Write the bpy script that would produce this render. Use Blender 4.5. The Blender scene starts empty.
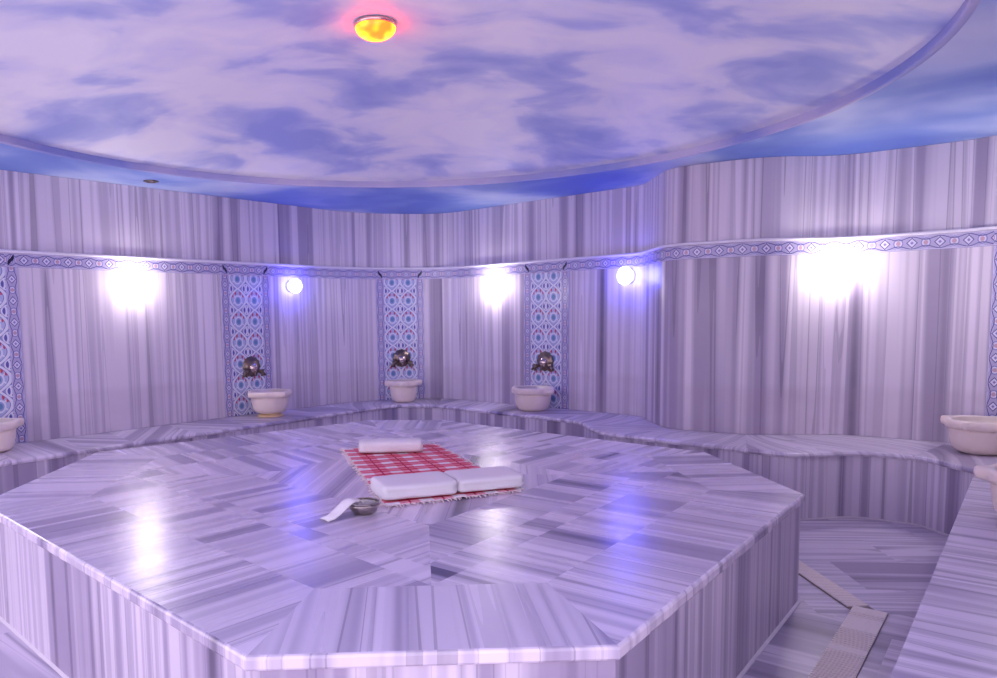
import bpy, bmesh, math, random
from mathutils import Vector, Matrix, noise
random.seed(7)
PI = math.pi
scene = bpy.context.scene
C = scene.collection

# ------------------------------------------------------------------ levels (metres)
Z_BENCH, Z_PLAT, Z_CEIL = 0.461, 0.536, 2.555
Z_BAND0, Z_BAND1, Z_MOULD = 1.825, 1.930, 1.955

# ================================================================== node helpers
class V:
    """wraps a node socket so that formulas can be written as Python expressions"""
    def __init__(self, nt, s): self.nt, self.s = nt, s
    def _m(self, op, *a):
        n = self.nt.nodes.new('ShaderNodeMath'); n.operation = op
        for i, x in enumerate((self,) + a):
            if isinstance(x, V): self.nt.links.new(x.s, n.inputs[i])
            else: n.inputs[i].default_value = x
        return V(self.nt, n.outputs[0])
    def __add__(s, o): return s._m('ADD', o)
    def __sub__(s, o): return s._m('SUBTRACT', o)
    def __mul__(s, o): return s._m('MULTIPLY', o)
    def __truediv__(s, o): return s._m('DIVIDE', o)
    def abs(s): return s._m('ABSOLUTE')
    def cos(s): return s._m('COSINE')
    def fract(s): return s._m('FRACT')
    def sqrt(s): return s._m('SQRT')
    def max(s, o): return s._m('MAXIMUM', o)
    def min(s, o): return s._m('MINIMUM', o)
    def lt(s, o): return s._m('LESS_THAN', o)
    def gt(s, o): return s._m('GREATER_THAN', o)

def new_mat(name, rough=0.4, spec=0.5):
    m = bpy.data.materials.new(name); m.use_nodes = True
    nt = m.node_tree
    b = nt.nodes['Principled BSDF']
    b.inputs['Roughness'].default_value = rough
    b.inputs['Specular IOR Level'].default_value = spec
    return m, nt, b

def plain(name, col, rough=0.5, metal=0.0, spec=0.5, bump=0.0, bscale=80):
    m, nt, b = new_mat(name, rough, spec)
    b.inputs['Metallic'].default_value = metal
    no = nt.nodes.new('ShaderNodeTexNoise'); no.inputs['Scale'].default_value = bscale
    no.inputs['Detail'].default_value = 4
    tc = nt.nodes.new('ShaderNodeTexCoord'); nt.links.new(tc.outputs['Object'], no.inputs['Vector'])
    mx = mix(nt, no.outputs['Fac'], [c * .9 for c in col], [min(1, c * 1.08) for c in col])
    nt.links.new(mx, b.inputs['Base Color'])
    if bump:
        bp = nt.nodes.new('ShaderNodeBump'); bp.inputs['Strength'].default_value = bump
        bp.inputs['Distance'].default_value = 0.01
        nt.links.new(no.outputs['Fac'], bp.inputs['Height']); nt.links.new(bp.outputs[0], b.inputs['Normal'])
    return m

def rgba(c): return (c[0], c[1], c[2], 1)

def mix(nt, fac, a, b):
    n = nt.nodes.new('ShaderNodeMix'); n.data_type = 'RGBA'
    if isinstance(fac, V): fac = fac.s
    if isinstance(fac, (int, float)): n.inputs['Factor'].default_value = fac
    else: nt.links.new(fac, n.inputs['Factor'])
    for key, x in ((6, a), (7, b)):
        if isinstance(x, (list, tuple)): n.inputs[key].default_value = rgba(x)
        else: nt.links.new(x, n.inputs[key])
    return n.outputs[2]

def ramp(nt, fac, stops):
    n = nt.nodes.new('ShaderNodeValToRGB')
    cr = n.color_ramp
    while len(cr.elements) < len(stops): cr.elements.new(0.5)
    for e, (p, c) in zip(cr.elements, stops):
        e.position = p; e.color = rgba(c)
    nt.links.new(fac, n.inputs['Fac'])
    return n.outputs['Color']

def uv_xy(nt):
    uv = nt.nodes.new('ShaderNodeUVMap'); uv.uv_map = 'UVMap'
    sp = nt.nodes.new('ShaderNodeSeparateXYZ'); nt.links.new(uv.outputs[0], sp.inputs[0])
    return V(nt, sp.outputs[0]), V(nt, sp.outputs[1])

def marble(name, rough=0.3, light=(0.66, 0.59, 0.70), mid=(0.34, 0.285, 0.415), dark=(0.10, 0.075, 0.145),
           su=4.2, sv=0.08, stain=False, spec=0.5, bias=0.0):
    """striped Marmara marble: UV.x runs across the veins, UV.y along them (metres)"""
    m, nt, b = new_mat(name, rough, spec)
    u, v = uv_xy(nt)
    def tex(ku, kv, det, off, dist=0.0):
        cb = nt.nodes.new('ShaderNodeCombineXYZ')
        nt.links.new((u * ku).s, cb.inputs[0]); nt.links.new((v * kv).s, cb.inputs[1])
        cb.inputs[2].default_value = off
        n = nt.nodes.new('ShaderNodeTexNoise'); n.inputs['Scale'].default_value = 1.0
        n.inputs['Detail'].default_value = det; n.inputs['Roughness'].default_value = 0.55
        n.inputs['Distortion'].default_value = dist
        nt.links.new(cb.outputs[0], n.inputs['Vector'])
        return V(nt, n.outputs['Fac'])
    broad = tex(su * .50, sv * .5, 1.0, 1.3)
    band = tex(su * 1.6, sv, 1.2, 4.1)
    fine = tex(su * 6.5, sv * 2.0, 1.0, 9.7)
    cloud = tex(2.2, 2.2, 4.0, 2.2)
    f = broad * 0.45 + band * 0.50 + fine * 0.05 + bias
    half = [(a * .5 + c * .5) for a, c in zip(mid, light)]
    lite = [min(1, c * 1.10) for c in light]
    col = ramp(nt, f.s, [(0.330, dark), (0.385, mid), (0.425, mid), (0.455, half), (0.480, light), (0.505, light),
                         (0.525, half), (0.540, half), (0.570, lite), (0.600, lite), (0.625, half), (0.640, mid), (0.670, light)])
    vein = ((band - 0.435).abs().lt(0.008))                          # thin dark vein lines
    vein2 = ((band - 0.56).abs().lt(0.006))
    col = mix(nt, vein * 0.40 + vein2 * 0.22, col, dark)
    col = mix(nt, (cloud - 0.35) * 0.35, col, [c * .93 for c in light])
    if stain:                                                        # worn, water-marked zone above the bench
        nz = tex(3.5, 6.0, 4.0, 7.7)
        z = (v - 0.80) / 0.06
        k = (z.min(1.0).max(0.0) * -1.0 + 1.0) * nz * 0.34
        col = mix(nt, k, col, (0.36, 0.27, 0.36))
    nt.links.new(col, b.inputs['Base Color'])
    bp = nt.nodes.new('ShaderNodeBump'); bp.inputs['Strength'].default_value = 0.10; bp.inputs['Distance'].default_value = 0.004
    nt.links.new(cloud.s, bp.inputs['Height']); nt.links.new(bp.outputs[0], b.inputs['Normal'])
    r = band * 0.14 + (rough - 0.07)
    nt.links.new(r.s, b.inputs['Roughness'])
    return m

M = {}
M['wall'] = marble('wall_marble', 0.36, stain=True)
M['slab'] = marble('platform_marble', 0.27, sv=0.06, su=4.2, spec=0.95, light=(0.75, 0.67, 0.78), mid=(0.40, 0.345, 0.475))
M['bench'] = marble('bench_marble', 0.34, sv=0.3)
M['riser'] = marble('riser_marble', 0.34, su=5.0, sv=0.05, bias=-0.036)  # darker bands: partly the stone's own, partly shade put into upright faces
M['floor'] = marble('floor_marble', 0.32, sv=0.3, bias=-0.016)
M['basin'] = plain('cream_marble', (0.86, 0.72, 0.66), 0.35, bump=.05, bscale=18)
M['basin_foot'] = plain('yellowed_marble', (0.72, 0.52, 0.30), 0.5)
M['mould'] = plain('white_marble', (0.80, 0.76, 0.86), 0.35)
M['caulk'] = plain('white_caulk', (0.74, 0.68, 0.74), 0.6)
M['bronze'] = plain('aged_bronze', (0.20, 0.15, 0.13), 0.28, metal=0.9, bump=.15, bscale=60)
M['brass'] = plain('polished_boss', (0.62, 0.50, 0.46), 0.2, metal=1.0)
M['towel'] = plain('white_terry', (0.87, 0.85, 0.88), 0.95, spec=0.1, bump=.5, bscale=260)
M['paper'] = plain('white_cotton', (0.87, 0.85, 0.87), 0.9, spec=0.1)
M['pewter'] = plain('hammered_pewter', (0.40, 0.35, 0.33), 0.3, metal=1.0, bump=.5, bscale=70)
M['plastic'] = plain('white_plastic', (0.75, 0.75, 0.8), 0.4)
M['darkplastic'] = plain('dark_plastic', (0.05, 0.06, 0.07), 0.4)
M['grate'] = plain('beige_grate', (0.88, 0.76, 0.73), 0.5)
M['gully'] = plain('brown_gully', (0.26, 0.20, 0.20), 0.7)
M['fringe'] = plain('fringe_cotton', (0.82, 0.70, 0.70), 0.95, spec=0.1)
M['grout'] = plain('grey_grout', (0.50, 0.45, 0.52), 0.7)

def emit_mat(name, col, strength, var=None):
    m, nt, b = new_mat(name, 0.3)
    b.inputs['Base Color'].default_value = rgba(col)
    b.inputs['Emission Strength'].default_value = strength
    if var:
        tc = nt.nodes.new('ShaderNodeTexCoord')
        n = nt.nodes.new('ShaderNodeTexNoise'); n.inputs['Scale'].default_value = 11; n.inputs['Detail'].default_value = 1
        nt.links.new(tc.outputs['Object'], n.inputs['Vector'])
        c = ramp(nt, n.outputs['Fac'], var)
        nt.links.new(c, b.inputs['Emission Color'])
    else:
        b.inputs['Emission Color'].default_value = rgba(col)
    return m
M['lamp_white'] = emit_mat('lamp_white', (1.0, 0.93, 0.88), 28)
M['lamp_blue'] = emit_mat('lamp_blue', (0.12, 0.12, 1.0), 25)
M['lamp_amber'] = emit_mat('lamp_amber', (1.0, 0.30, 0.02), 14.0, [(0.36, (1, 0.012, 0.001)), (0.46, (1, 0.028, 0.001)), (0.58, (1.0, 0.055, 0.001))])

def tile_field():
    m, nt, b = new_mat('iznik_field', 0.18)
    u, v = uv_xy(nt)
    x = u.fract() - 0.5; y = v.fract() - 0.5
    ax = x.abs(); ay = y.abs()
    w = (y * PI).cos() * 0.46 + 0.02
    d = ax - w
    white, cobalt, pale, teal, red, navy = (.70, .70, .82), (.11, .11, .38), (.40, .46, .72), (.13, .24, .44), (.52, .07, .12), (.05, .05, .18)
    w2 = (y.abs() * PI - PI / 2).cos() * 0.46 + 0.02
    d2 = ax - w2
    col = mix(nt, d.gt(0), (.42, .46, .70), (.30, .30, .56))
    cx = (ax - 0.5); cy = (ay - 0.5)
    rc = (cx * cx + cy * cy * 1.2).sqrt()
    col = mix(nt, rc.lt(0.25), col, white)
    col = mix(nt, rc.lt(0.19), col, cobalt)
    col = mix(nt, rc.lt(0.08), col, (.30, .22, .46))
    yy = y + 0.05
    col = mix(nt, d2.abs().lt(0.045), col, white)
    r = ((x / 0.23) * (x / 0.23) + (yy / 0.25) * (yy / 0.25)).sqrt()
    col = mix(nt, r.lt(1.0), col, white)
    col = mix(nt, r.lt(0.72), col, (.30, .36, .64))
    col = mix(nt, r.lt(0.45), col, teal)
    for (px, py, rx, ry) in ((0.14, 0.30, .055, .10), (0.30, 0.17, .05, .08)):
        q = (((ax - px) / rx) * ((ax - px) / rx) + ((y - py) / ry) * ((y - py) / ry)).sqrt()
        col = mix(nt, q.lt(1.0), col, red)
    ln = d.abs()
    col = mix(nt, ln.lt(0.10), col, cobalt)
    col = mix(nt, ln.lt(0.075), col, white)
    nt.links.new(col, b.inputs['Base Color'])
    return m
def tile_border(name, dark=False):
    m, nt, b = new_mat(name, 0.2)
    u, v = uv_xy(nt)                                 # v: across the strip 0..1, u: along, one repeat per 1
    x = u.fract() - 0.5; y = v - 0.5
    ax = x.abs(); ay = y.abs()
    white, ground, blue, navy, pink = (.66, .62, .78), (.42, .38, .60), (.24, .22, .50), (.08, .07, .26), (.50, .32, .42)
    col = mix(nt, (x * 4 * PI).cos().gt(0.55), ground, (.50, .46, .68))
    r0 = (ax * ax * 3.2 + y * y).sqrt()
    star = ax * 1.7 + ay
    col = mix(nt, star.lt(0.36), col, navy)
    col = mix(nt, star.lt(0.28), col, white)
    col = mix(nt, star.lt(0.12), col, blue)
    ex = ax - 0.5
    r1 = (ex * ex * 3.2 + y * y).sqrt()
    col = mix(nt, r1.lt(0.33), col, blue)
    col = mix(nt, r1.lt(0.25), col, white)
    col = mix(nt, r1.lt(0.15), col, pink)
    wave = (ay - ((x * 2 * PI).cos() * 0.10 + 0.30)).abs()
    col = mix(nt, wave.lt(0.028), col, navy)
    col = mix(nt, ay.gt(0.44), col, white)
    col = mix(nt, ay.gt(0.475), col, blue)
    if dark:
        dg = (x + y).abs()
        col = mix(nt, dg.lt(0.17) * ax.lt(0.27), col, (.02, .02, .06))
    nt.links.new(col, b.inputs['Base Color'])
    return m
M['field'] = tile_field(); M['border'] = tile_border('iznik_border'); M['corner'] = tile_border('iznik_corner', True)

def sky_paint(name, kind):
    m, nt, b = new_mat(name, 0.55, 0.3)
    tc = nt.nodes.new('ShaderNodeTexCoord')
    mp = nt.nodes.new('ShaderNodeMapping'); nt.links.new(tc.outputs['Object'], mp.inputs['Vector'])
    n = nt.nodes.new('ShaderNodeTexNoise'); nt.links.new(mp.outputs[0], n.inputs['Vector'])
    n.inputs['Detail'].default_value = 4.0; n.inputs['Roughness'].default_value = 0.46; n.inputs['Distortion'].default_value = 0.35
    if kind == 'dome':
        mp.inputs['Rotation'].default_value = (0, 0, 0.5); mp.inputs['Scale'].default_value = (1.0, 1.25, 1.0)
        mp.inputs['Location'].default_value = (5.3, 0.4, 0)
        n.inputs['Scale'].default_value = 1.6
        col = ramp(nt, n.outputs['Fac'], [(0.33, (.36, .43, .78)), (0.43, (.54, .59, .86)), (0.50, (.77, .78, .93)), (0.62, (.90, .89, .95))])
    elif kind == 'soffit':
        n.inputs['Scale'].default_value = 0.75; mp.inputs['Location'].default_value = (0.4, 0.9, 0)
        n.inputs['Detail'].default_value = 3.0
        col = ramp(nt, n.outputs['Fac'], [(0.36, (.13, .22, .66)), (0.46, (.22, .33, .74)), (0.55, (.47, .57, .87)), (0.68, (.66, .72, .92))])
    else:
        n.inputs['Scale'].default_value = 0.9
        col = ramp(nt, n.outputs['Fac'], [(0.38, (.26, .31, .68)), (0.50, (.44, .43, .70)), (0.62, (.56, .52, .74))])
    nt.links.new(col, b.inputs['Base Color'])
    bp = nt.nodes.new('ShaderNodeBump'); bp.inputs['Strength'].default_value = 0.12; bp.inputs['Distance'].default_value = 0.02
    n2 = nt.nodes.new('ShaderNodeTexNoise'); n2.inputs['Scale'].default_value = 7; nt.links.new(tc.outputs['Object'], n2.inputs['Vector'])
    nt.links.new(n2.outputs['Fac'], bp.inputs['Height']); nt.links.new(bp.outputs[0], b.inputs['Normal'])
    return m
M['dome'] = sky_paint('painted_clouds', 'dome'); M['soffit'] = sky_paint('painted_blue_sky', 'soffit'); M['rim'] = sky_paint('painted_rim', 'rim')

def plaid():
    m, nt, b = new_mat('red_plaid', 0.9, 0.1)
    u, v = uv_xy(nt)
    a = (u * (1 / 0.16)).fract(); c = (v * (1 / 0.125)).fract()
    su = a.lt(0.42); sv_ = c.lt(0.36)
    red, deep, pink, white = (.66, .05, .11), (.50, .03, .08), (.82, .36, .42), (.90, .84, .86)
    base = mix(nt, su, red, (.76, .17, .24))
    light = mix(nt, su, pink, white)
    col = mix(nt, sv_, base, light)
    col = mix(nt, (c - 0.68).abs().lt(0.05), col, pink)
    col = mix(nt, (a - 0.71).abs().lt(0.03), col, deep)
    nt.links.new(col, b.inputs['Base Color'])
    return m
M['plaid'] = plaid()

# ================================================================== mesh helpers
def link(name, bm, mats, parent=None, smooth=False, recalc=True):
    if recalc: bmesh.ops.recalc_face_normals(bm, faces=bm.faces)
    me = bpy.data.meshes.new(name); bm.to_mesh(me); bm.free()
    for mm in (mats if isinstance(mats, (list, tuple)) else [mats]): me.materials.append(mm)
    if smooth:
        for p in me.polygons: p.use_smooth = True
    o = bpy.data.objects.new(name, me); C.objects.link(o)
    if parent: o.parent = parent
    return o
def thing(name, label, cat, loc=(0, 0, 0), rot=(0, 0, 0), group=None):
    o = bpy.data.objects.new(name, None); C.objects.link(o); o.empty_display_size = .1
    o.location = loc; o.rotation_euler = rot
    o['label'] = label; o['category'] = cat
    if group: o['group'] = group
    return o
def tag(o, label, cat, group=None):
    o['label'] = label; o['category'] = cat
    if group: o['group'] = group
    return o
def struct(o): o['kind'] = 'structure'; return o

def uvl(bm): return bm.loops.layers.uv.get('UVMap') or bm.loops.layers.uv.new('UVMap')
def face(bm, pts, uvs, mi=0):
    L = uvl(bm)
    f = bm.faces.new([bm.verts.new(p) for p in pts]); f.material_index = mi
    for l, q in zip(f.loops, uvs): l[L].uv = q
    return f

def rounded(WP, n=8):
    out = []
    for i, (x, y, r) in enumerate(WP):
        p = Vector((x, y))
        if i in (0, len(WP) - 1) or r == 0: out.append(p); continue
        a = Vector(WP[i - 1][:2]) - p; b = Vector(WP[i + 1][:2]) - p
        r_ = min(r, .45 * a.length, .45 * b.length)
        p0 = p + a.normalized() * r_; p1 = p + b.normalized() * r_
        for k in range(n + 1):
            t = k / n; out.append((1 - t) ** 2 * p0 + 2 * t * (1 - t) * p + t * t * p1)
    return out
class Path:
    def __init__(self, pts):
        self.p = pts; self.s = [0]
        for a, b in zip(pts, pts[1:]): self.s.append(self.s[-1] + (b - a).length)
        self.L = self.s[-1]
    def at(self, s):
        s = min(max(s, 0), self.L)
        for i in range(len(self.p) - 1):
            if s <= self.s[i + 1] or i == len(self.p) - 2:
                t = (s - self.s[i]) / (self.s[i + 1] - self.s[i]); return self.p[i].lerp(self.p[i + 1], t)
    def nrm(self, s):
        d = (self.at(s + .012) - self.at(s - .012)).normalized(); return Vector((d.y, -d.x))
    def off(self, s, d): return self.at(s) + self.nrm(s) * d
    def knots(self, s0, s1, step=0.25):
        k = [s0] + [x for x in self.s if s0 + .004 < x < s1 - .004] + [s1]
        out = [k[0]]
        for a, b in zip(k, k[1:]):
            n = max(1, math.ceil((b - a) / step))
            out += [a + (b - a) * j / n for j in range(1, n + 1)]
        return out

def strip(bm, path, s0, s1, d_back, d_front, z0, z1, uvf=None, step=.25, bevel=0):
    """solid band that follows a path; uvf(s, z) gives the UV of its front"""
    if uvf is None: uvf = lambda s, z: (s, z)
    ks = path.knots(s0, s1, step)
    prof = [(d_back, z0), (d_front, z0), (d_front, z1), (d_back, z1)]
    if bevel:
        r = bevel
        prof = [(d_back, z0), (d_front - r, z0), (d_front - r * .3, z0 + r * .3), (d_front, z0 + r), (d_front, z1 - r), (d_front - r * .3, z1 - r * .3), (d_front - r, z1), (d_back, z1)]
    rows = [[Vector((*path.off(s, d), z)) for d, z in prof] for s in ks]
    n = len(prof)
    for i in range(len(ks) - 1):
        for j in range(n):
            k = (j + 1) % n
            (da, za), (db, zb) = prof[j], prof[k]
            ea, eb = (za - (da - d_front)), (zb - (db - d_front))
            face(bm, [rows[i][j], rows[i + 1][j], rows[i + 1][k], rows[i][k]],
                 [uvf(ks[i], ea), uvf(ks[i + 1], ea), uvf(ks[i + 1], eb), uvf(ks[i], eb)])
    for r, s in ((rows[0], ks[0]), (rows[-1], ks[-1])):
        face(bm, r, [uvf(s + d, z) for d, z in prof])
    return bm

def clip(poly, p, n):
    out = []
    for i in range(len(poly)):
        a, b = poly[i], poly[(i + 1) % len(poly)]
        da, db = (a - p).dot(n), (b - p).dot(n)
        if da >= 0: out.append(a)
        if (da > 0 > db) or (da < 0 < db): out.append(a + (b - a) * (da / (da - db)))
    return out
def area2(poly): return sum(a.x * b.y - b.x * a.y for a, b in zip(poly, poly[1:] + poly[:1]))
def slabs(bm, poly, ang, w, l, z, mi=0, org=None, stag=True):
    """cut a convex floor polygon into slabs whose veins run along angle ang"""
    poly = [Vector(p[:2]) for p in poly]
    if area2(poly) < 0: poly.reverse()
    e = Vector((math.cos(ang), math.sin(ang))); t = Vector((-e.y, e.x))
    us = [p.dot(e) for p in poly]; ts = [p.dot(t) for p in poly]
    ou = org.dot(e) if org else 0.0
    y = min(ts) - w * .15 if org else math.floor(min(ts) / w) * w
    row = 0
    while y < max(ts):
        x = ou + math.floor((min(us) - ou) / l) * l - (l * .5 if row % 2 and stag else 0)
        while x < max(us):
            q = clip(poly, e * x, e); q = q and clip(q, e * (x + l), -e)
            q = q and clip(q, t * y, t); q = q and clip(q, t * (y + w), -t)
            if q and len(q) > 2 and abs(area2(q)) > 1e-4:
                o1, o2 = random.uniform(0, 60), random.uniform(0, 60); sg = random.choice((-1, 1))
                face(bm, [(p.x, p.y, z) for p in q], [(sg * p.dot(t) + o1, p.dot(e) + o2) for p in q], mi)
            x += l
        y += w; row += 1

def lathe(bm, prof, n=32, mod=None, close=True, M4=None):
    """prof: list of (r, z); mod(theta, r, z) -> r"""
    L = uvl(bm); rings = []
    for r, z in prof:
        ring = []
        for k in range(n):
            th = 2 * PI * k / n
            rr = mod(th, r, z) if mod else r
            p = Vector((rr * math.cos(th), rr * math.sin(th), z))
            ring.append(bm.verts.new(M4 @ p if M4 else p))
        rings.append(ring)
    for a, b in zip(rings, rings[1:]):
        for k in range(n):
            bm.faces.new((a[k], a[(k + 1) % n], b[(k + 1) % n], b[k]))
    if close:
        if prof[0][0] > 1e-5: bm.faces.new(rings[0])
        if prof[-1][0] > 1e-5: bm.faces.new(rings[-1])
    bmesh.ops.remove_doubles(bm, verts=bm.verts, dist=1e-6)
    return bm
def tube(bm, pts, rad, n=8):
    rings = []
    for i, p in enumerate(pts):
        p = Vector(p); a = Vector(pts[max(i - 1, 0)]); b = Vector(pts[min(i + 1, len(pts) - 1)])
        d = (b - a).normalized(); s = d.orthogonal().normalized()
        if abs(d.z) < .95: s = d.cross(Vector((0, 0, 1))).normalized()
        t = d.cross(s); r = rad[i] if isinstance(rad, (list, tuple)) else rad
        rings.append([bm.verts.new(p + (s * math.cos(2 * PI * k / n) + t * math.sin(2 * PI * k / n)) * r) for k in range(n)])
    for a, b in zip(rings, rings[1:]):
        for k in range(n): bm.faces.new((a[k], a[(k + 1) % n], b[(k + 1) % n], b[k]))
    bm.faces.new(rings[0]); bm.faces.new(rings[-1])
    return bm

# ================================================================== the room
WALL = Path(rounded([(-4.1, 3.5, .3), (-3.9, 4.93, .25), (-.80, 8.27, .45), (.16, 8.45, .35), (1.93, 6.73, .12), (1.92, 5.95, .2),
                     (2.53, 5.56, .5), (3.08, 5.60, .25), (3.72, 5.12, 0), (4.02, 4.62, .3), (3.72, 3.86, .3), (1.5, 1.2, 0)]))
def s_near(x, y):
    best = min(range(0, int(WALL.L * 100)), key=lambda k: (WALL.at(k / 100) - Vector((x, y))).length)
    return best / 100
S_C1, S_C2, S_FOLD = s_near(-.80, 8.20), s_near(.16, 8.36), s_near(1.92, 6.1)
S_KINK = s_near(3.72, 5.12)
S_BEND = s_near(3.70, 3.87)
sections = [('wall_left', 0, S_C1), ('wall_back', S_C1, S_C2), ('wall_back_right', S_C2, S_FOLD), ('wall_right', S_FOLD, S_KINK), ('wall_far_right', S_KINK, S_BEND), ('wall_side_right', S_BEND, WALL.L)]

def cladding(bm, s0, s1, db, df, z0, z1, wid, rnd, vary):
    s = s0
    while s < s1 - 1e-4:
        e = min(s1, s + wid * rnd.uniform(.8, 1.2))
        if s1 - e < .15: e = s1
        o1, o2 = rnd.uniform(0, 80), rnd.uniform(-.02, .02)
        sg = rnd.choice((-1, 1))
        strip(bm, WALL, s, e, db, df, z0, z1, lambda a, z, o1=o1, sg=sg: (sg * a + o1, z))
        s = e
rw = random.Random(12)
for nm, a, b in sections:
    bm = bmesh.new()
    cladding(bm, a, b, -.14, 0.0, Z_BENCH + .002, Z_BAND1 + .012, .62, rw, 0)
    cladding(bm, a, b, -.16, -.012, Z_BAND1 + .012, Z_CEIL - .002, .58, rw, 0)
    cladding(bm, a, b, -.14, -.01, 0.001, Z_BENCH + .002, 2.0, rw, 0)
    struct(link(nm, bm, M['wall']))

# tile panels behind the basins: (s centre) ------------------------------------------------
PANEL_W, B_W = 0.545, 0.088
panels = [2.235, 4.545, 6.445, 8.315, 12.55]
# tiled frieze and its moulding, one length per wall
for k, (nm, a, b) in enumerate(sections):
    bm = bmesh.new()
    strip(bm, WALL, a, b, .001, .009, Z_BAND0, Z_BAND1, lambda s, z: (s / .165, (z - Z_BAND0) / (Z_BAND1 - Z_BAND0)), step=.12)
    struct(link('trim_%d' % (k + 1), bm, M['border']))
    bm = bmesh.new()
    strip(bm, WALL, a, b, .001, .028, Z_BAND1 + .001, Z_MOULD, bevel=.010)
    struct(link('trim_%d' % (k + 7), bm, M['mould']))

panel_lab = ['tall blue floral tile panel at the left edge of the photo',
             'tall blue floral tile panel behind the basin on the pale yellow foot',
             'tall blue floral tile panel on the rounded back wall, middle of the three whole ones',
             'tall blue floral tile panel right of the white lamp on the back right wall',
             'tall blue floral tile panel on the bright wall at the far right edge']
for sc, lab in zip(panels, panel_lab):
    w = WALL.at(sc)
    t = thing('tile_panel', lab, 'tile panel', (w.x, w.y, Z_BENCH), group='tiled panels behind the basins')
    off = Matrix.Translation((-w.x, -w.y, -Z_BENCH))
    h0, h1 = Z_BENCH + .003, Z_BAND0 - .002
    a, b = sc - PANEL_W / 2, sc + PANEL_W / 2
    bm = bmesh.new()
    strip(bm, WALL, a + B_W, b - B_W, .001, .006, h0, h1, lambda s, z: ((s - a - B_W) / ((PANEL_W - 2 * B_W) / 2), (z - h0) / .205), step=.08)
    bm.transform(off); link('field', bm, M['field'], t)
    for q in (a, b - B_W):
        bm = bmesh.new()
        strip(bm, WALL, q, q + B_W, .001, .0075, h0, h1, lambda s, z: (z / .165, (s - q) / B_W), step=.08)
        bm.transform(off); link('border', bm, M['border'], t)
        bm = bmesh.new()
        strip(bm, WALL, q, q + B_W, .0095, .0125, Z_BAND0 + .002, Z_BAND1 - .004, lambda s, z: ((s - q) / B_W if q == a else 1 - (s - q) / B_W, (z - Z_BAND0) / (Z_BAND1 - Z_BAND0)), step=.08)
        bm.transform(off); link('corner_tile', bm, M['corner'], t)

# ------------------------------------------------------------------ bench along the walls
FRONT = Path(rounded([(-3.72, 3.55, 0), (-3.58, 4.15, .2), (-.66, 7.56, .0), (-.43, 7.86, .2), (.06, 7.83, .25), (1.33, 6.49, .14), (1.36, 5.83, .25),
                      (2.41, 4.83, .10), (2.87, 4.90, .10), (3.17, 4.70, .07), (3.222, 4.284, 0)]))
# knots that pair the front edge with the wall behind it
pairs = [((-3.72, 3.55), (-4.1, 3.5)), ((-3.50, 4.25), (-3.93, 4.85)), ((-.60, 7.62), (-1.0, 8.02)), ((-.30, 7.85), (-.50, 8.31)), ((.0, 7.83), (.02, 8.40)),
         ((.25, 7.63), (.36, 8.25)), ((1.25, 6.57), (1.84, 6.80)), ((1.345, 6.2), (1.925, 6.3)), ((1.50, 5.70), (2.05, 5.86)), ((2.38, 4.86), (2.55, 5.57)),
         ((2.87, 4.90), (3.02, 5.59)), ((3.17, 4.70), (3.72, 5.12)), ((3.222, 4.284), (4.0, 4.60))]
def s_on(path, x, y): return min((k / 200 for k in range(int(path.L * 200) + 1)), key=lambda q: (path.at(q) - Vector((x, y))).length)
kf = [s_on(FRONT, *p[0]) for p in pairs]; kw = [s_on(WALL, *p[1]) for p in pairs]
kf[0], kf[-1] = 0, FRONT.L; kw[0] = 0
def wall_s(q):
    for i in range(len(kf) - 1):
        if q <= kf[i + 1] or i == len(kf) - 2:
            return kw[i] + (kw[i + 1] - kw[i]) * (q - kf[i]) / (kf[i + 1] - kf[i])
T_SLAB = .036
rb = random.Random(5)
bench = thing('wall_bench', 'long low striped marble bench running along the left, back and right walls', 'bench', (0, 8.0, 0))
boff = Matrix.Translation((0, -8.0, 0))
bm = bmesh.new()
q = 0
while q < FRONT.L - 1e-4:
    e = min(FRONT.L, q + rb.uniform(.38, .62))
    if FRONT.L - e < .2: e = FRONT.L
    o1, o2, sk = rb.uniform(0, 60), rb.uniform(0, 60), rb.uniform(-.9, .9)
    f_uv = lambda a, d: (a + sk * d + o1, d + o2)
    ks = FRONT.knots(q, e, .10)
    prof = [(-.012, Z_BENCH - T_SLAB), (.004, Z_BENCH - T_SLAB + .004), (.010, Z_BENCH - T_SLAB * .5), (.004, Z_BENCH - .005), (-.008, Z_BENCH)]
    for a, b in zip(ks, ks[1:]):
        A = [Vector((*FRONT.off(a, d), z)) for d, z in prof]; B = [Vector((*FRONT.off(b, d), z)) for d, z in prof]
        wa, wb = WALL.off(wall_s(a), .001), WALL.off(wall_s(b), .001)
        for j in range(4):
            face(bm, [A[j], B[j], B[j + 1], A[j + 1]], [f_uv(a, -.01 * (4 - j)), f_uv(b, -.01 * (4 - j)), f_uv(b, -.01 * (3 - j)), f_uv(a, -.01 * (3 - j))])
        da, db = (wa - A[4].xy).length, (wb - B[4].xy).length
        face(bm, [A[4], B[4], (wb.x, wb.y, Z_BENCH), (wa.x, wa.y, Z_BENCH)], [f_uv(a, 0), f_uv(b, 0), f_uv(b, db), f_uv(a, da)])
        face(bm, [B[0], A[0], (wa.x, wa.y, Z_BENCH - T_SLAB), (wb.x, wb.y, Z_BENCH - T_SLAB)], [f_uv(a, 0), f_uv(b, 0), f_uv(b, db), f_uv(a, da)])
    q = e
bmesh.ops.remove_doubles(bm, verts=bm.verts, dist=1e-5)
bm.transform(boff); link('seat_slab', bm, M['bench'], bench)
bm = bmesh.new(); q = 0
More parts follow.
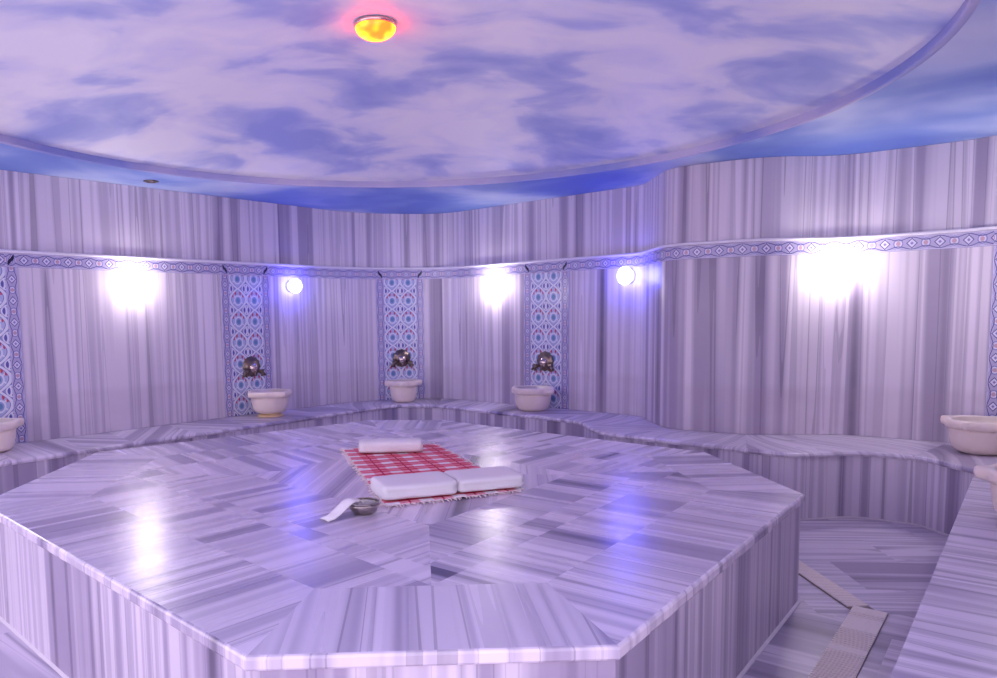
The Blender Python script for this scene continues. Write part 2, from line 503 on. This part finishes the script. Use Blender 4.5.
while q < FRONT.L - 1e-4:
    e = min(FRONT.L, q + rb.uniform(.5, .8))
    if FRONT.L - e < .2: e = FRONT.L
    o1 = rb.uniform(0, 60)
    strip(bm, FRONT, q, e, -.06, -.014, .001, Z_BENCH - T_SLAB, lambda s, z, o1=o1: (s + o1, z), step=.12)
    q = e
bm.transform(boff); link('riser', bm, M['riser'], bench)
bm = bmesh.new(); strip(bm, FRONT, 0, FRONT.L, -.0135, -.004, .001, .010)
struct(link('baseboard_back', bm, M['caulk']))

# near right bench
R0, R1 = Vector((3.226, 4.278)), Vector((.72, 1.27))
W0, W1, W2 = Vector((3.92, 4.54)), Vector((3.675, 3.90)), Vector((1.44, 1.22))
nb = thing('side_bench', 'striped marble bench in the right foreground with one basin on its far end', 'bench', (2.2, 2.6, 0))
noff = Matrix.Translation((-2.2, -2.6, 0))
bm = bmesh.new()
d = (R1 - R0).normalized(); n = Vector((d.y, -d.x)) * -1
if n.dot(W1 - R0) < 0: n = -n
ang = math.atan2(n.y, n.x)
slabs(bm, [R0, R1, W2, W1, W0], ang, .60, 5.0, Z_BENCH)
slabs(bm, [R0, R1, W2, W1, W0], ang, .60, 5.0, Z_BENCH - T_SLAB)
for a, b in ((R0, R1), (R1, W2), (W2, W1), (W1, W0), (W0, R0)):
    face(bm, [(a.x, a.y, Z_BENCH - T_SLAB), (b.x, b.y, Z_BENCH - T_SLAB), (b.x, b.y, Z_BENCH), (a.x, a.y, Z_BENCH)],
         [(a.dot(d), 0), (b.dot(d), 0), (b.dot(d), T_SLAB), (a.dot(d), T_SLAB)])
bm.transform(noff); link('seat_slab', bm, M['bench'], nb)
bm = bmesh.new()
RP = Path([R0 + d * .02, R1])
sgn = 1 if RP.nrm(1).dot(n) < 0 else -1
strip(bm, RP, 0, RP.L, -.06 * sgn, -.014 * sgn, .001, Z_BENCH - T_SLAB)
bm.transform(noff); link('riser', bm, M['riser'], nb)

# ------------------------------------------------------------------ floor
bm = bmesh.new()
OCT = [Vector(p) for p in ((-.486, 1.828), (.491, 1.861), (1.784, 3.443), (1.723, 4.536), (.110, 6.115), (-.508, 6.176), (-2.225, 4.832), (-2.181, 3.490))]
oc = sum(OCT, Vector((0, 0))) / 8
edir = math.atan2((OCT[2] - OCT[1]).y, (OCT[2] - OCT[1]).x)
BIG = [(-4.3, -.6), (4.4, -.6), (4.4, 8.7), (-4.3, 8.7)]
# near right corridor, drain line and the rest meet without overlapping: split by two lines
def half(poly, p, n): return clip([Vector(q[:2]) for q in poly], Vector(p), Vector(n))
Pk, nk = (2.05, 3.30), (0.08, 1.0)
far_ = half(BIG, Pk, nk); near_ = half(BIG, Pk, (-nk[0], -nk[1]))
right_ = half(near_, (-.0, 1.0), (1, .0)); left_ = half(near_, (-.0, 1.0), (-1, 0))
slabs(bm, far_, math.radians(-5), .42, .75, 0)
slabs(bm, right_, edir - PI / 2, .45, .8, 0)
slabs(bm, left_, math.radians(-42), .45, .9, 0)
struct(link('floor', bm, M['floor']))

# floor drain channel
DR = Path(rounded([(2.03, 4.75, 0), (2.035, 3.34, 0), (.70, 1.75, 0)]))
dr = thing('floor_drain', 'pale beige slotted drain channel set in the floor right of the platform', 'drain', (2.03, 3.3, 0))
doff = Matrix.Translation((-2.03, -3.3, 0))
bm = bmesh.new(); strip(bm, Path([Vector((2.01, 4.75)), Vector((2.02, 3.34))]), 0, 1.41, -.055, .055, .0015, .004)
strip(bm, Path([Vector((2.052, 3.335)), Vector((.722, 1.735))]), 0, 2.0, -.073, .073, .0015, .004)
bm.transform(doff); link('channel', bm, M['gully'], dr)
def bars(bm, p0, p1, wid, specs):
    p0, p1 = Vector(p0), Vector(p1); e = (p1 - p0).normalized(); t = Vector((-e.y, e.x))
    for a, b in specs:
        q = [p0 + e * a + t * wid, p0 + e * b + t * wid, p0 + e * b - t * wid, p0 + e * a - t * wid]
        bot = [bm.verts.new((v.x, v.y, .0042)) for v in q]; top = [bm.verts.new((v.x, v.y, .010)) for v in q]
        bm.faces.new(top); bm.faces.new(bot)
        for k in range(4): bm.faces.new((bot[k], bot[(k + 1) % 4], top[(k + 1) % 4], top[k]))
Pd0, Pd1 = (2.052, 3.335), (.722, 1.735)
L0 = 0.0
for k in range(4):
    bm = bmesh.new(); sp = []
    base = L0 + k * .5
    def slots(a, b, pitch=.022, solid=.013):
        x = a
        while x < b - .001: sp.append((x, min(b, x + solid))); x += pitch
    if k == 0:
        sp.append((base, base + .07)); slots(base + .073, base + .13); sp.append((base + .135, base + .30)); slots(base + .305, base + .495)
    else:
        sp.append((base, base + .06)); slots(base + .065, base + .44); sp.append((base + .445, base + .495))
    bars(bm, Pd0, Pd1, .070, sp)
    bm.transform(doff); link('grate', bm, M['grate'], dr)
bm = bmesh.new(); sp = []; x = .04
while x < 1.38: sp.append((x, x + .016)); x += .021
bars(bm, (2.02, 3.34), (2.01, 4.75), .052, sp)
bm.transform(doff); link('grate', bm, M['grate'], dr)

# ------------------------------------------------------------------ ceiling: blue soffit, round rim and cloud dome
DC, DR_ = Vector((-.237, 4.08)), 2.59
NSEG = 96
bm = bmesh.new()
ring = [(DC.x + DR_ * math.cos(2 * PI * k / NSEG), DC.y + DR_ * math.sin(2 * PI * k / NSEG)) for k in range(NSEG)]
def out_pt(k):
    th = 2 * PI * k / NSEG; c, s = math.cos(th), math.sin(th); q = 1e9
    for lim, comp, o in ((4.5, c, DC.x), (-4.6, c, DC.x), (8.8, s, DC.y), (-.7, s, DC.y)):
        if abs(comp) > 1e-6:
            r = (lim - o) / comp
            if r > 0: q = min(q, r)
    return (DC.x + c * q, DC.y + s * q)
outer = [out_pt(k) for k in range(NSEG)]
for z in (Z_CEIL, Z_CEIL + .05):
    for k in range(NSEG):
        j = (k + 1) % NSEG
        face(bm, [(*ring[k], z), (*ring[j], z), (*outer[j], z), (*outer[k], z)], [ring[k], ring[j], outer[j], outer[k]])
struct(link('ceiling', bm, M['soffit']))
bm = bmesh.new()
STEP = .050
lathe(bm, [(DR_ + .03, -.001), (DR_ - .004, -.006), (DR_ - .010, .002), (DR_ - .004, .010), (DR_, .014), (DR_, STEP), (DR_ + .03, STEP + .02), (DR_ + .06, .03)], 128, close=False)
bm.transform(Matrix.Translation((DC.x, DC.y, Z_CEIL))); bmesh.ops.remove_doubles(bm, verts=bm.verts, dist=1e-5)
struct(link('trim_13', bm, M['rim'], smooth=True))
RISE = .285
Rs = (DR_ ** 2 + RISE ** 2) / (2 * RISE)
prof = []
for k in range(25):
    r = (DR_ + .02) * (1 - k / 24); prof.append((r, Z_CEIL + STEP + math.sqrt(max(0, Rs * Rs - r * r)) - (Rs - RISE)))
bm = bmesh.new(); lathe(bm, prof, 96, close=False)
bmesh.ops.transform(bm, matrix=Matrix.Translation((DC.x, DC.y, 0)), verts=bm.verts)
dome = struct(link('ceiling_dome', bm, M['dome'], smooth=True))
def dome_z(x, y):
    r = (Vector((x, y)) - DC).length
    return Z_CEIL + STEP + math.sqrt(Rs * Rs - r * r) - (Rs - RISE)

# ------------------------------------------------------------------ heated stone platform
plat = thing('heated_platform', 'large octagonal striped marble slab platform in the middle of the room', 'platform', (oc.x, oc.y, 0))
poff = Matrix.Translation((-oc.x, -oc.y, 0))
T_TOP = .042
bm = bmesh.new()
def inset(poly, d):
    out = []
    for i in range(len(poly)):
        a, b, c = poly[i - 1], poly[i], poly[(i + 1) % len(poly)]
        e1, e2 = (b - a).normalized(), (c - b).normalized()
        n1, n2 = Vector((-e1.y, e1.x)), Vector((-e2.y, e2.x))
        m = (n1 + n2).normalized(); out.append(b + m * (d / m.dot(n1)))
    return out
TOPP = inset(OCT, .010)
cen = Vector((-.02, 3.95))
MITRE = .42
INN = [None] * 8
# chamfer trapezoids have veins at right angles to their edge, long sides likewise; they meet at mitres
random.seed(21)
for i in range(8):
    a, b = TOPP[i], TOPP[(i + 1) % 8]
    ea = math.atan2((b - a).y, (b - a).x)
    if i % 2 == 0:      # short sides 0,2,4,6
        ia, ib = a.lerp(cen, .22), b.lerp(cen, .22)
        slabs(bm, [a, b, ib, ia], ea + PI / 2, .34, 3.0, Z_PLAT)
        INN[i], INN[(i + 1) % 8] = ia, ib
for i in (1, 3, 5, 7):
    a, b = TOPP[i], TOPP[(i + 1) % 8]
    ea = math.atan2((b - a).y, (b - a).x)
    mid_l = (INN[i - 1] + INN[i]) / 2; mid_r = (INN[(i + 1) % 8] + INN[(i + 2) % 8]) / 2
    ca, cb = mid_l.lerp(cen, .42), mid_r.lerp(cen, .42)
    for poly in ([a, b, INN[(i + 1) % 8], INN[i]], [INN[i], INN[(i + 1) % 8], mid_r, mid_l], [mid_l, mid_r, cb, ca]):
        slabs(bm, poly, ea + PI / 2, .52, .80, Z_PLAT, org=a, stag=False)
mids = [((INN[k] + INN[(k + 1) % 8]) / 2).lerp(cen, .42) for k in (0, 2, 4, 6)]
slabs(bm, mids, math.radians(83), .45, 2.0, Z_PLAT)
# rounded edge
profE = [(.010, Z_PLAT), (.004, Z_PLAT - .003), (0, Z_PLAT - .010), (0, Z_PLAT - T_TOP + .008), (.004, Z_PLAT - T_TOP + .002), (.012, Z_PLAT - T_TOP)]
loops = [inset(OCT, d) for d, z in profE]
for i in range(8):
    j = (i + 1) % 8; ln = (OCT[j] - OCT[i]).length; o = random.uniform(0, 50)
    for k in range(5):
        z0, z1 = profE[k][1], profE[k + 1][1]
        face(bm, [(*loops[k][i], z0), (*loops[k][j], z0), (*loops[k + 1][j], z1), (*loops[k + 1][i], z1)],
             [(o, z0), (o + ln, z0), (o + ln, z1), (o, z1)])
face(bm, [(*p, Z_PLAT - T_TOP) for p in loops[-1]], [(p.x, p.y) for p in loops[-1]])
bmesh.ops.remove_doubles(bm, verts=bm.verts, dist=1e-5)
bm.transform(poff); link('top_slab', bm, M['slab'], plat)
BASE = inset(OCT, .016); BIN = inset(OCT, .05)
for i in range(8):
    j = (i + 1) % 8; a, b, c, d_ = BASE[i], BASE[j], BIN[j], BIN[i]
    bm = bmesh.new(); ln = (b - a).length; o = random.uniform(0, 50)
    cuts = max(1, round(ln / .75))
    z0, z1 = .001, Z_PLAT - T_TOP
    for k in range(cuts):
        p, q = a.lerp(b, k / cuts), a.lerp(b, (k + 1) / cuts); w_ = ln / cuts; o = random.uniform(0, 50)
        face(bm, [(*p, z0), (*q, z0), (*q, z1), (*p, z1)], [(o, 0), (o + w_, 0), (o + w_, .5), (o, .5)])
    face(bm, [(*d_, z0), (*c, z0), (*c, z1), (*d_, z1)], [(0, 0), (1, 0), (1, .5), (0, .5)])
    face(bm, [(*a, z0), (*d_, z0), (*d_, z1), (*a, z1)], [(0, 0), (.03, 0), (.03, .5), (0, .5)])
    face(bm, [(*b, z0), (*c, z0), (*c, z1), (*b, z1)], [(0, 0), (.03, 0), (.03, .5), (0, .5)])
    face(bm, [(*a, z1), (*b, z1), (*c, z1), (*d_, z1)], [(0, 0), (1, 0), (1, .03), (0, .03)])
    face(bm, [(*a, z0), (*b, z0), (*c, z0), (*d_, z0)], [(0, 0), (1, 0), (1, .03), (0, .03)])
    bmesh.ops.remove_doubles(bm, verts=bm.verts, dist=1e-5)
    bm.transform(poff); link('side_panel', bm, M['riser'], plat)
bm = bmesh.new()
a_, b_ = inset(OCT, .004), inset(OCT, .0155)
for i in range(8):
    j = (i + 1) % 8
    for P_, zz in (((a_, a_), (.001, .004)), ((a_, b_), (.004, .010)), ((b_, b_), (.010, .001))):
        face(bm, [(*P_[0][i], zz[0]), (*P_[0][j], zz[0]), (*P_[1][j], zz[1]), (*P_[1][i], zz[1])], [(0, 0)] * 4)
bm.transform(poff); link('grout_line', bm, M['caulk'], plat)

# ================================================================== basins (kurna)
def make_basin(label, loc, rz, foot, scale=(1, 1, 1)):
    t = thing('marble_basin', label, 'basin', loc, (0, 0, rz), 'marble wash basins on the benches')
    t.scale = scale
    zf = .032 if foot else 0.0
    def ears(th, r, z):
        if z < zf + .150: return r
        k = max(0.0, math.cos(4 * th)) ** 6
        return r * (1 + .17 * k) - (.012 * (1 - abs(math.cos(4 * th))) if r > .19 else 0)
    bm = bmesh.new()
    prof = [(.100, zf + .001), (.128, zf + .010), (.150, zf + .035), (.162, zf + .080), (.168, zf + .130), (.170, zf + .152), (.158, zf + .152)]
    inner = [(.150, zf + .20), (.145, zf + .14), (.120, zf + .07), (.06, zf + .045), (0, zf + .042)]
    lathe(bm, [(0, zf + .001)] + prof + inner, 64, close=False)
    link('bowl', bm, M['basin'], t, smooth=True)
    bm = bmesh.new()
    lip = [(.160, zf + .153), (.182, zf + .153), (.196, zf + .160), (.200, zf + .178), (.198, zf + .198), (.192, zf + .205), (.160, zf + .205), (.151, zf + .198), (.151, zf + .160), (.160, zf + .153)]
    lathe(bm, lip, 96, mod=lambda th, r, z: r if r < .17 else ears(th, r, z), close=False)
    link('lip', bm, M['basin'], t, smooth=True)
    if foot:
        bm = bmesh.new(); lathe(bm, [(0, .001), (.118, .001), (.120, .008), (.112, .016), (.092, .022), (.090, .030), (0, .030)], 40, close=False)
        link('foot', bm, M['basin_foot'], t, smooth=True)
    return t
def basin_at(sc, dist): p = WALL.off(sc, dist); n_ = WALL.nrm(sc); return (p.x, p.y, Z_BENCH + .001), math.atan2(n_.y, n_.x)
spots = [(2.17, .25, False, 'cream marble basin cut by the left edge of the photo', (1.03, 1.03, 1.10)),
         (4.60, .27, True, 'cream marble basin raised on a pale yellow foot', (1.06, 1.06, 1.05)),
         (6.43, .25, False, 'cream marble basin at the rounded back corner, farthest from the viewer', (.90, .90, 1.18)),
         (8.345, .27, False, 'cream marble basin in front of the tile panel on the back right wall', (1.06, 1.06, 1.12)),
         (12.37, .27, False, 'cream marble basin standing in the far right corner of the bench', (1.06, 1.06, 1.08))]
for sc, dd, ft, lab, sca in spots:
    loc, rz = basin_at(sc, dd); make_basin(lab, loc, rz, ft, sca)
make_basin('cream marble basin on the right foreground bench, cut by the photo edge', (2.675, 3.185, Z_BENCH + .001), edir, False, (.98, .98, 1.1))

# ================================================================== bronze taps
def make_tap(label, sc, z=.935):
    p = WALL.off(sc, .008); n_ = WALL.nrm(sc)
    t = thing('bronze_tap', label, 'tap', (p.x, p.y, z), (0, 0, math.atan2(n_.y, n_.x)), 'bronze wall taps above the basins')
    RX = Matrix.Rotation(PI / 2, 4, 'Y')                      # local +X points into the room
    bm = bmesh.new()
    lathe(bm, [(0, 0), (.098, 0), (.100, .008), (.088, .016), (.072, .020), (.066, .028), (.050, .034), (0, .038)], 40, close=False,
          mod=lambda th, r, z_: r * (1 + (.05 * math.cos(12 * th) if r > .08 else 0)), M4=RX)
    link('rosette', bm, M['bronze'], t, smooth=True)
    bm = bmesh.new(); lathe(bm, [(.046, .036), (.046, .048), (.036, .062), (.018, .072), (0, .075)], 24, close=False, M4=Matrix.Translation((0, 0, -.012)) @ RX)
    link('boss', bm, M['brass'], t, smooth=True)
    for sg in (-1, 1):
        bm = bmesh.new()
        tube(bm, [(.010, sg * .060, -.040), (.028, sg * .080, -.050), (.038, sg * .088, -.054)], [.018, .017, .015], 12)
        h = link('valve', bm, M['bronze'], t, smooth=True)
        bm = bmesh.new()
        tube(bm, [(.034, sg * .086, -.052), (.056, sg * .092, -.056)], [.025, .021], 12)
        tube(bm, [(.048, sg * .070, -.036), (.050, sg * .128, -.088)], [.013, .014], 10)
        tube(bm, [(.048, sg * .108, -.030), (.050, sg * .088, -.098)], [.012, .013], 10)
        link('handle', bm, M['bronze'], h, smooth=True)
    bm = bmesh.new(); tube(bm, [(.03, 0, -.040), (.055, 0, -.050), (.070, 0, -.066), (.074, 0, -.090)], [.014, .014, .013, .012], 12)
    link('spout', bm, M['bronze'], t, smooth=True)
    return t
for sc, lab in ((4.575, 'dark bronze double tap above the basin with the yellow foot'), (6.45, 'dark bronze double tap above the farthest basin, in the middle tile panel'),
                (8.31, 'dark bronze double tap on the right one of the three whole tile panels'), (12.55, 'dark bronze double tap on the tile panel at the far right edge')):
    make_tap(lab, sc)

# ================================================================== lamps
def make_lamp(label, sc, z, mat, rx=1.0, r=.085):
    p = WALL.off(sc, .001); n_ = WALL.nrm(sc)
    t = thing('wall_lamp', label, 'lamp', (p.x, p.y, z), (0, 0, math.atan2(n_.y, n_.x)), 'round wall lamps under the tile frieze')
    RX = Matrix.Rotation(PI / 2, 4, 'Y')
    sc_ = Matrix.Diagonal((1, rx, 1, 1))
    bm = bmesh.new(); lathe(bm, [(0, 0), (r * .80, 0), (r * .80, .014), (r * .70, .022), (0, .022)], 36, close=False, M4=sc_ @ RX)
    link('base_ring', bm, M['plastic'], t, smooth=True)
    bm = bmesh.new()
    lathe(bm, [(r * math.sin(k / 16 * PI), .023 + r * .75 * (1 - math.cos(k / 16 * PI))) for k in range(17)], 32, close=False, M4=sc_ @ RX)
    link('glass_globe', bm, mat, t, smooth=True)
    return t
WH, BL = M['lamp_white'], M['lamp_blue']
make_lamp('white glowing wall lamp on the left wall between two tile panels', 3.413, 1.732, WH)
make_lamp('small blue glowing wall lamp on the left wall, right of its tile panel', 5.084, 1.732, BL, r=.075)
make_lamp('white glowing wall lamp on the back right wall, left of the tile panel', 7.669, 1.728, WH)
make_lamp('blue glowing oval wall lamp beside the wall fold, right of the tile panel', 9.245, 1.748, BL, .85, r=.085)
make_lamp('brightest white wall lamp, in the right wall corner under the frieze', 11.33, 1.738, WH)
make_lamp('added unseen white lamp on the side wall above the right foreground bench', 13.05, 1.738, WH)  # out-of-view lamp, added to brighten the pale slab at far right
make_lamp('added unseen white lamp at the outer left end of the left wall', 1.35, 1.738, WH)  # out-of-view lamp, added to give the room more light

lx, ly = -.248, 3.86
lz = dome_z(lx, ly)
t = thing('ceiling_lamp', 'round amber glowing lamp at the top of the cloud ceiling', 'lamp', (lx, ly, lz - .002))
bm = bmesh.new(); lathe(bm, [(0, 0), (.106, -.002), (.109, -.012), (.104, -.022), (.100, -.024), (0, -.020)], 40, close=False)
link('mount_ring', bm, M['brass'], t, smooth=True)
bm = bmesh.new(); lathe(bm, [(.104 * math.cos(k / 10 * PI / 2), -.024 - .058 * math.sin(k / 10 * PI / 2)) for k in range(11)], 36, close=False)
link('glass_dome', bm, M['lamp_amber'], t, smooth=True)

t = thing('ceiling_spot', 'small dark round recessed spot in the blue ceiling edge at left', 'ceiling spot', (-2.287, 6.224, Z_CEIL))
bm = bmesh.new(); lathe(bm, [(.034, -.001), (.060, -.001), (.060, -.006), (.050, -.010), (.036, -.006), (.034, -.001)], 32, close=False)
link('bezel', bm, M['bronze'], t, smooth=True)
bm = bmesh.new(); lathe(bm, [(0, -.001), (.034, -.001), (.030, -.004), (0, -.004)], 24, close=False)
link('lens', bm, M['darkplastic'], t, smooth=True)

# ================================================================== cloth, towels and bowl on the platform
ZT = Z_PLAT
cBL, cBR, cFR, cFL = Vector((-.575, 4.78)), Vector((.035, 4.92)), Vector((.445, 3.575)), Vector((-.205, 3.295))
def cpt(a, b): return cBL.lerp(cBR, a).lerp(cFL.lerp(cFR, a), b)
nA, nB = 40, 80
bm = bmesh.new(); L = uvl(bm)
g = []
for j in range(nB + 1):
    row = []
    for i in range(nA + 1):
        a, b = i / nA, j / nB
        p = cpt(a, b)
        edge = min(a, 1 - a, b, 1 - b)
        zz = ZT + .005 + .004 * max(0, noise.noise(Vector((p.x * 7, p.y * 7, 3)))) + (.006 * max(0, noise.noise(Vector((p.x * 11, p.y * 11, 8)))) if edge < .05 else 0)
        wob = .010 * noise.noise(Vector((a * 6, b * 9, 5))) * (1 if edge < .02 else .3)
        row.append(bm.verts.new((p.x + wob, p.y + wob, zz)))
    g.append(row)
for j in range(nB):
    for i in range(nA):
        f = bm.faces.new((g[j][i], g[j][i + 1], g[j + 1][i + 1], g[j + 1][i]))
        for l, (aa, bb) in zip(f.loops, ((i, j), (i + 1, j), (i + 1, j + 1), (i, j + 1))): l[L].uv = (aa / nA * .66, bb / nB * 1.42)
cloth = thing('plaid_cloth', 'red and white plaid cotton bath cloth spread on the platform', 'cloth', (-.07, 4.15, ZT))
coff = Matrix.Translation((.07, -4.15, -ZT))
bm.transform(coff)
o = link('cloth', bm, M['plaid'], cloth, smooth=True, recalc=False)
md = o.modifiers.new('thick', 'SOLIDIFY'); md.thickness = .003; md.offset = 1 if False else -1
rf = random.Random(3)
def fringe(pa, pb, outv, n, ln):
    bm = bmesh.new()
    for k in range(n):
        p = pa.lerp(pb, (k + rf.uniform(.1, .9)) / n); e = Vector(outv) * ln * rf.uniform(.7, 1.15) + Vector((rf.uniform(-.012, .012), rf.uniform(-.012, .012)))
        q = p + e
        tube(bm, [(p.x, p.y, ZT + .007), ((p.x + q.x) / 2, (p.y + q.y) / 2, ZT + .010), (q.x, q.y, ZT + .0045)], [.0035, .0035, .003], 5)
    bm.transform(coff); o = link('fringe', bm, M['fringe'], cloth); o['kind'] = 'stuff'; return o
def outw(a, b):
    e = (b - a).normalized(); n_ = Vector((e.y, -e.x)); c = (cBL + cBR + cFL + cFR) / 4
    return n_ if n_.dot((a + b) / 2 - c) > 0 else -n_
fringe(cFL, cFR, outw(cFL, cFR), 44, .028)
fringe(cBL, cBR, outw(cBL, cBR), 44, .030)
fringe(cBL, cFL, outw(cBL, cFL), 56, .022)
fringe(cBR, cFR, outw(cBR, cFR), 56, .014)

def towel(name, label, c, rz, L_, W_, H_, z0, roll=False, seed=0):
    """a thick folded (or rolled) towel: rounded section with the fold creases, soft ends"""
    bm = bmesh.new(); ns, nl = 56, 22
    rings = []
    for j in range(nl + 1):
        x = -L_ / 2 + L_ * j / nl
        endk = min(1, (L_ / 2 - abs(x)) / .035); k = 1 - .16 * (1 - math.sqrt(max(0, 1 - (1 - endk) ** 2)))
        ring = []
        for i in range(ns):
            th = 2 * PI * i / ns; c_, s_ = math.cos(th), math.sin(th); ex = .55 if roll else .30
            y = math.copysign(abs(c_) ** ex, c_) * W_ / 2; zz = math.copysign(abs(s_) ** (.62 if roll else .45), s_) * H_ / 2
            if not roll: y *= 1 - .075 * math.exp(-(zz / (H_ * .07)) ** 2)
            v = Vector((x * (1 if k == 1 else 1), y * k, zz * k))
            nz = noise.noise(Vector((x * 9 + seed, y * 9, zz * 12))) * .0045
            if zz > -H_ * .3: v += v.normalized() * nz
            v.z = max(v.z, -H_ / 2) + H_ / 2
            ring.append(bm.verts.new(v))
        rings.append(ring)
    for a, b in zip(rings, rings[1:]):
        for i in range(ns): bm.faces.new((a[i], a[(i + 1) % ns], b[(i + 1) % ns], b[i]))
    for ring in (rings[0], rings[-1]):
        cc = bm.verts.new(sum((v.co for v in ring), Vector()) / ns)
        for i in range(ns): bm.faces.new((ring[i], ring[(i + 1) % ns], cc))
    o = link(name, bm, M['towel'], smooth=True)
    o.location = (c[0], c[1], z0); o.rotation_euler = (0, 0, rz)
    return tag(o, label, 'towel', 'white towels on the plaid cloth')
ZC = ZT + .013
towel('folded_towel', 'white folded towel at the front left of the plaid cloth, beside the bowl', (-.085, 3.525), .31, .375, .265, .074, ZC, seed=1)
towel('folded_towel', 'white folded towel at the front right end of the plaid cloth', (.262, 3.655), .31, .350, .260, .070, ZC, seed=5)
towel('rolled_towel', 'white rolled towel lying alone at the far end of the plaid cloth', (-.252, 4.640), .07, .405, .17, .078, ZC, roll=True, seed=9)

t = thing('pewter_bowl', 'small dark pewter bowl on the marble in front of the towels', 'bowl', (-.298, 3.205, ZT + .001))
bm = bmesh.new()
lathe(bm, [(0, 0), (.034, 0), (.050, .008), (.064, .024), (.070, .042), (.068, .050), (.066, .044), (.060, .026), (.046, .011), (.030, .005), (0, .004)], 40, close=False)
link('bowl', bm, M['pewter'], t, smooth=True)
bm = bmesh.new(); tor = [(.0675 + .0040 * math.cos(2 * PI * k / 8), .052 + .0032 * math.sin(2 * PI * k / 8)) for k in range(9)]
lathe(bm, tor, 48, close=False); link('rim', bm, M['pewter'], t, smooth=True)

# small white cloth strip hanging over the bowl's rim down to the marble
bm = bmesh.new()
p_in, p_out = Vector((-.332, 3.213)), Vector((-.462, 3.095)); e = (p_out - p_in).normalized(); sd = Vector((-e.y, e.x))
prof = [(-.004, .064), (.030, .0665), (.052, .060), (.080, .044), (.110, .024), (.140, .010), (.175, .006)]
g = []
for dd, zz in prof:
    p = p_in + e * dd
    wd = .036 - .004 * dd / .17
    g.append([bm.verts.new((p.x + sd.x * wd * q, p.y + sd.y * wd * q, ZT + zz + .002 * math.cos(q * 2))) for q in (-1, -.5, 0, .5, 1)])
for a, b in zip(g, g[1:]):
    for k in range(4): bm.faces.new((a[k], a[k + 1], b[k + 1], b[k]))
o = link('cloth_strip', bm, M['paper'], smooth=True)
md = o.modifiers.new('thick', 'SOLIDIFY'); md.thickness = .004
tag(o, 'small white cloth strip draped over the rim of the pewter bowl', 'cloth')

# ================================================================== world, camera
w = bpy.data.worlds.new('World'); scene.world = w; w.use_nodes = True
bg = w.node_tree.nodes['Background']
bg.inputs['Color'].default_value = (0.96, 0.82, 0.99, 1); bg.inputs['Strength'].default_value = 1.56

cam = bpy.data.cameras.new('camera'); co = bpy.data.objects.new('camera', cam); C.objects.link(co)
cam.sensor_width = 36; cam.lens = 734.92 / 997 * 36
cam.shift_x = 69.1 / 997; cam.shift_y = 41.86 / 997
cam.clip_start = .05
co.matrix_world = Matrix.Translation((0, 0, 1.4062)) @ Matrix.Rotation(PI / 2 - .0879, 4, 'X') @ Matrix.Rotation(-.0138, 4, 'Z')
scene.camera = co
vs = scene.view_settings
vs.view_transform = 'Standard'; vs.look = 'None'; vs.gamma = 1; vs.use_curve_mapping = False; vs.exposure = 0.77
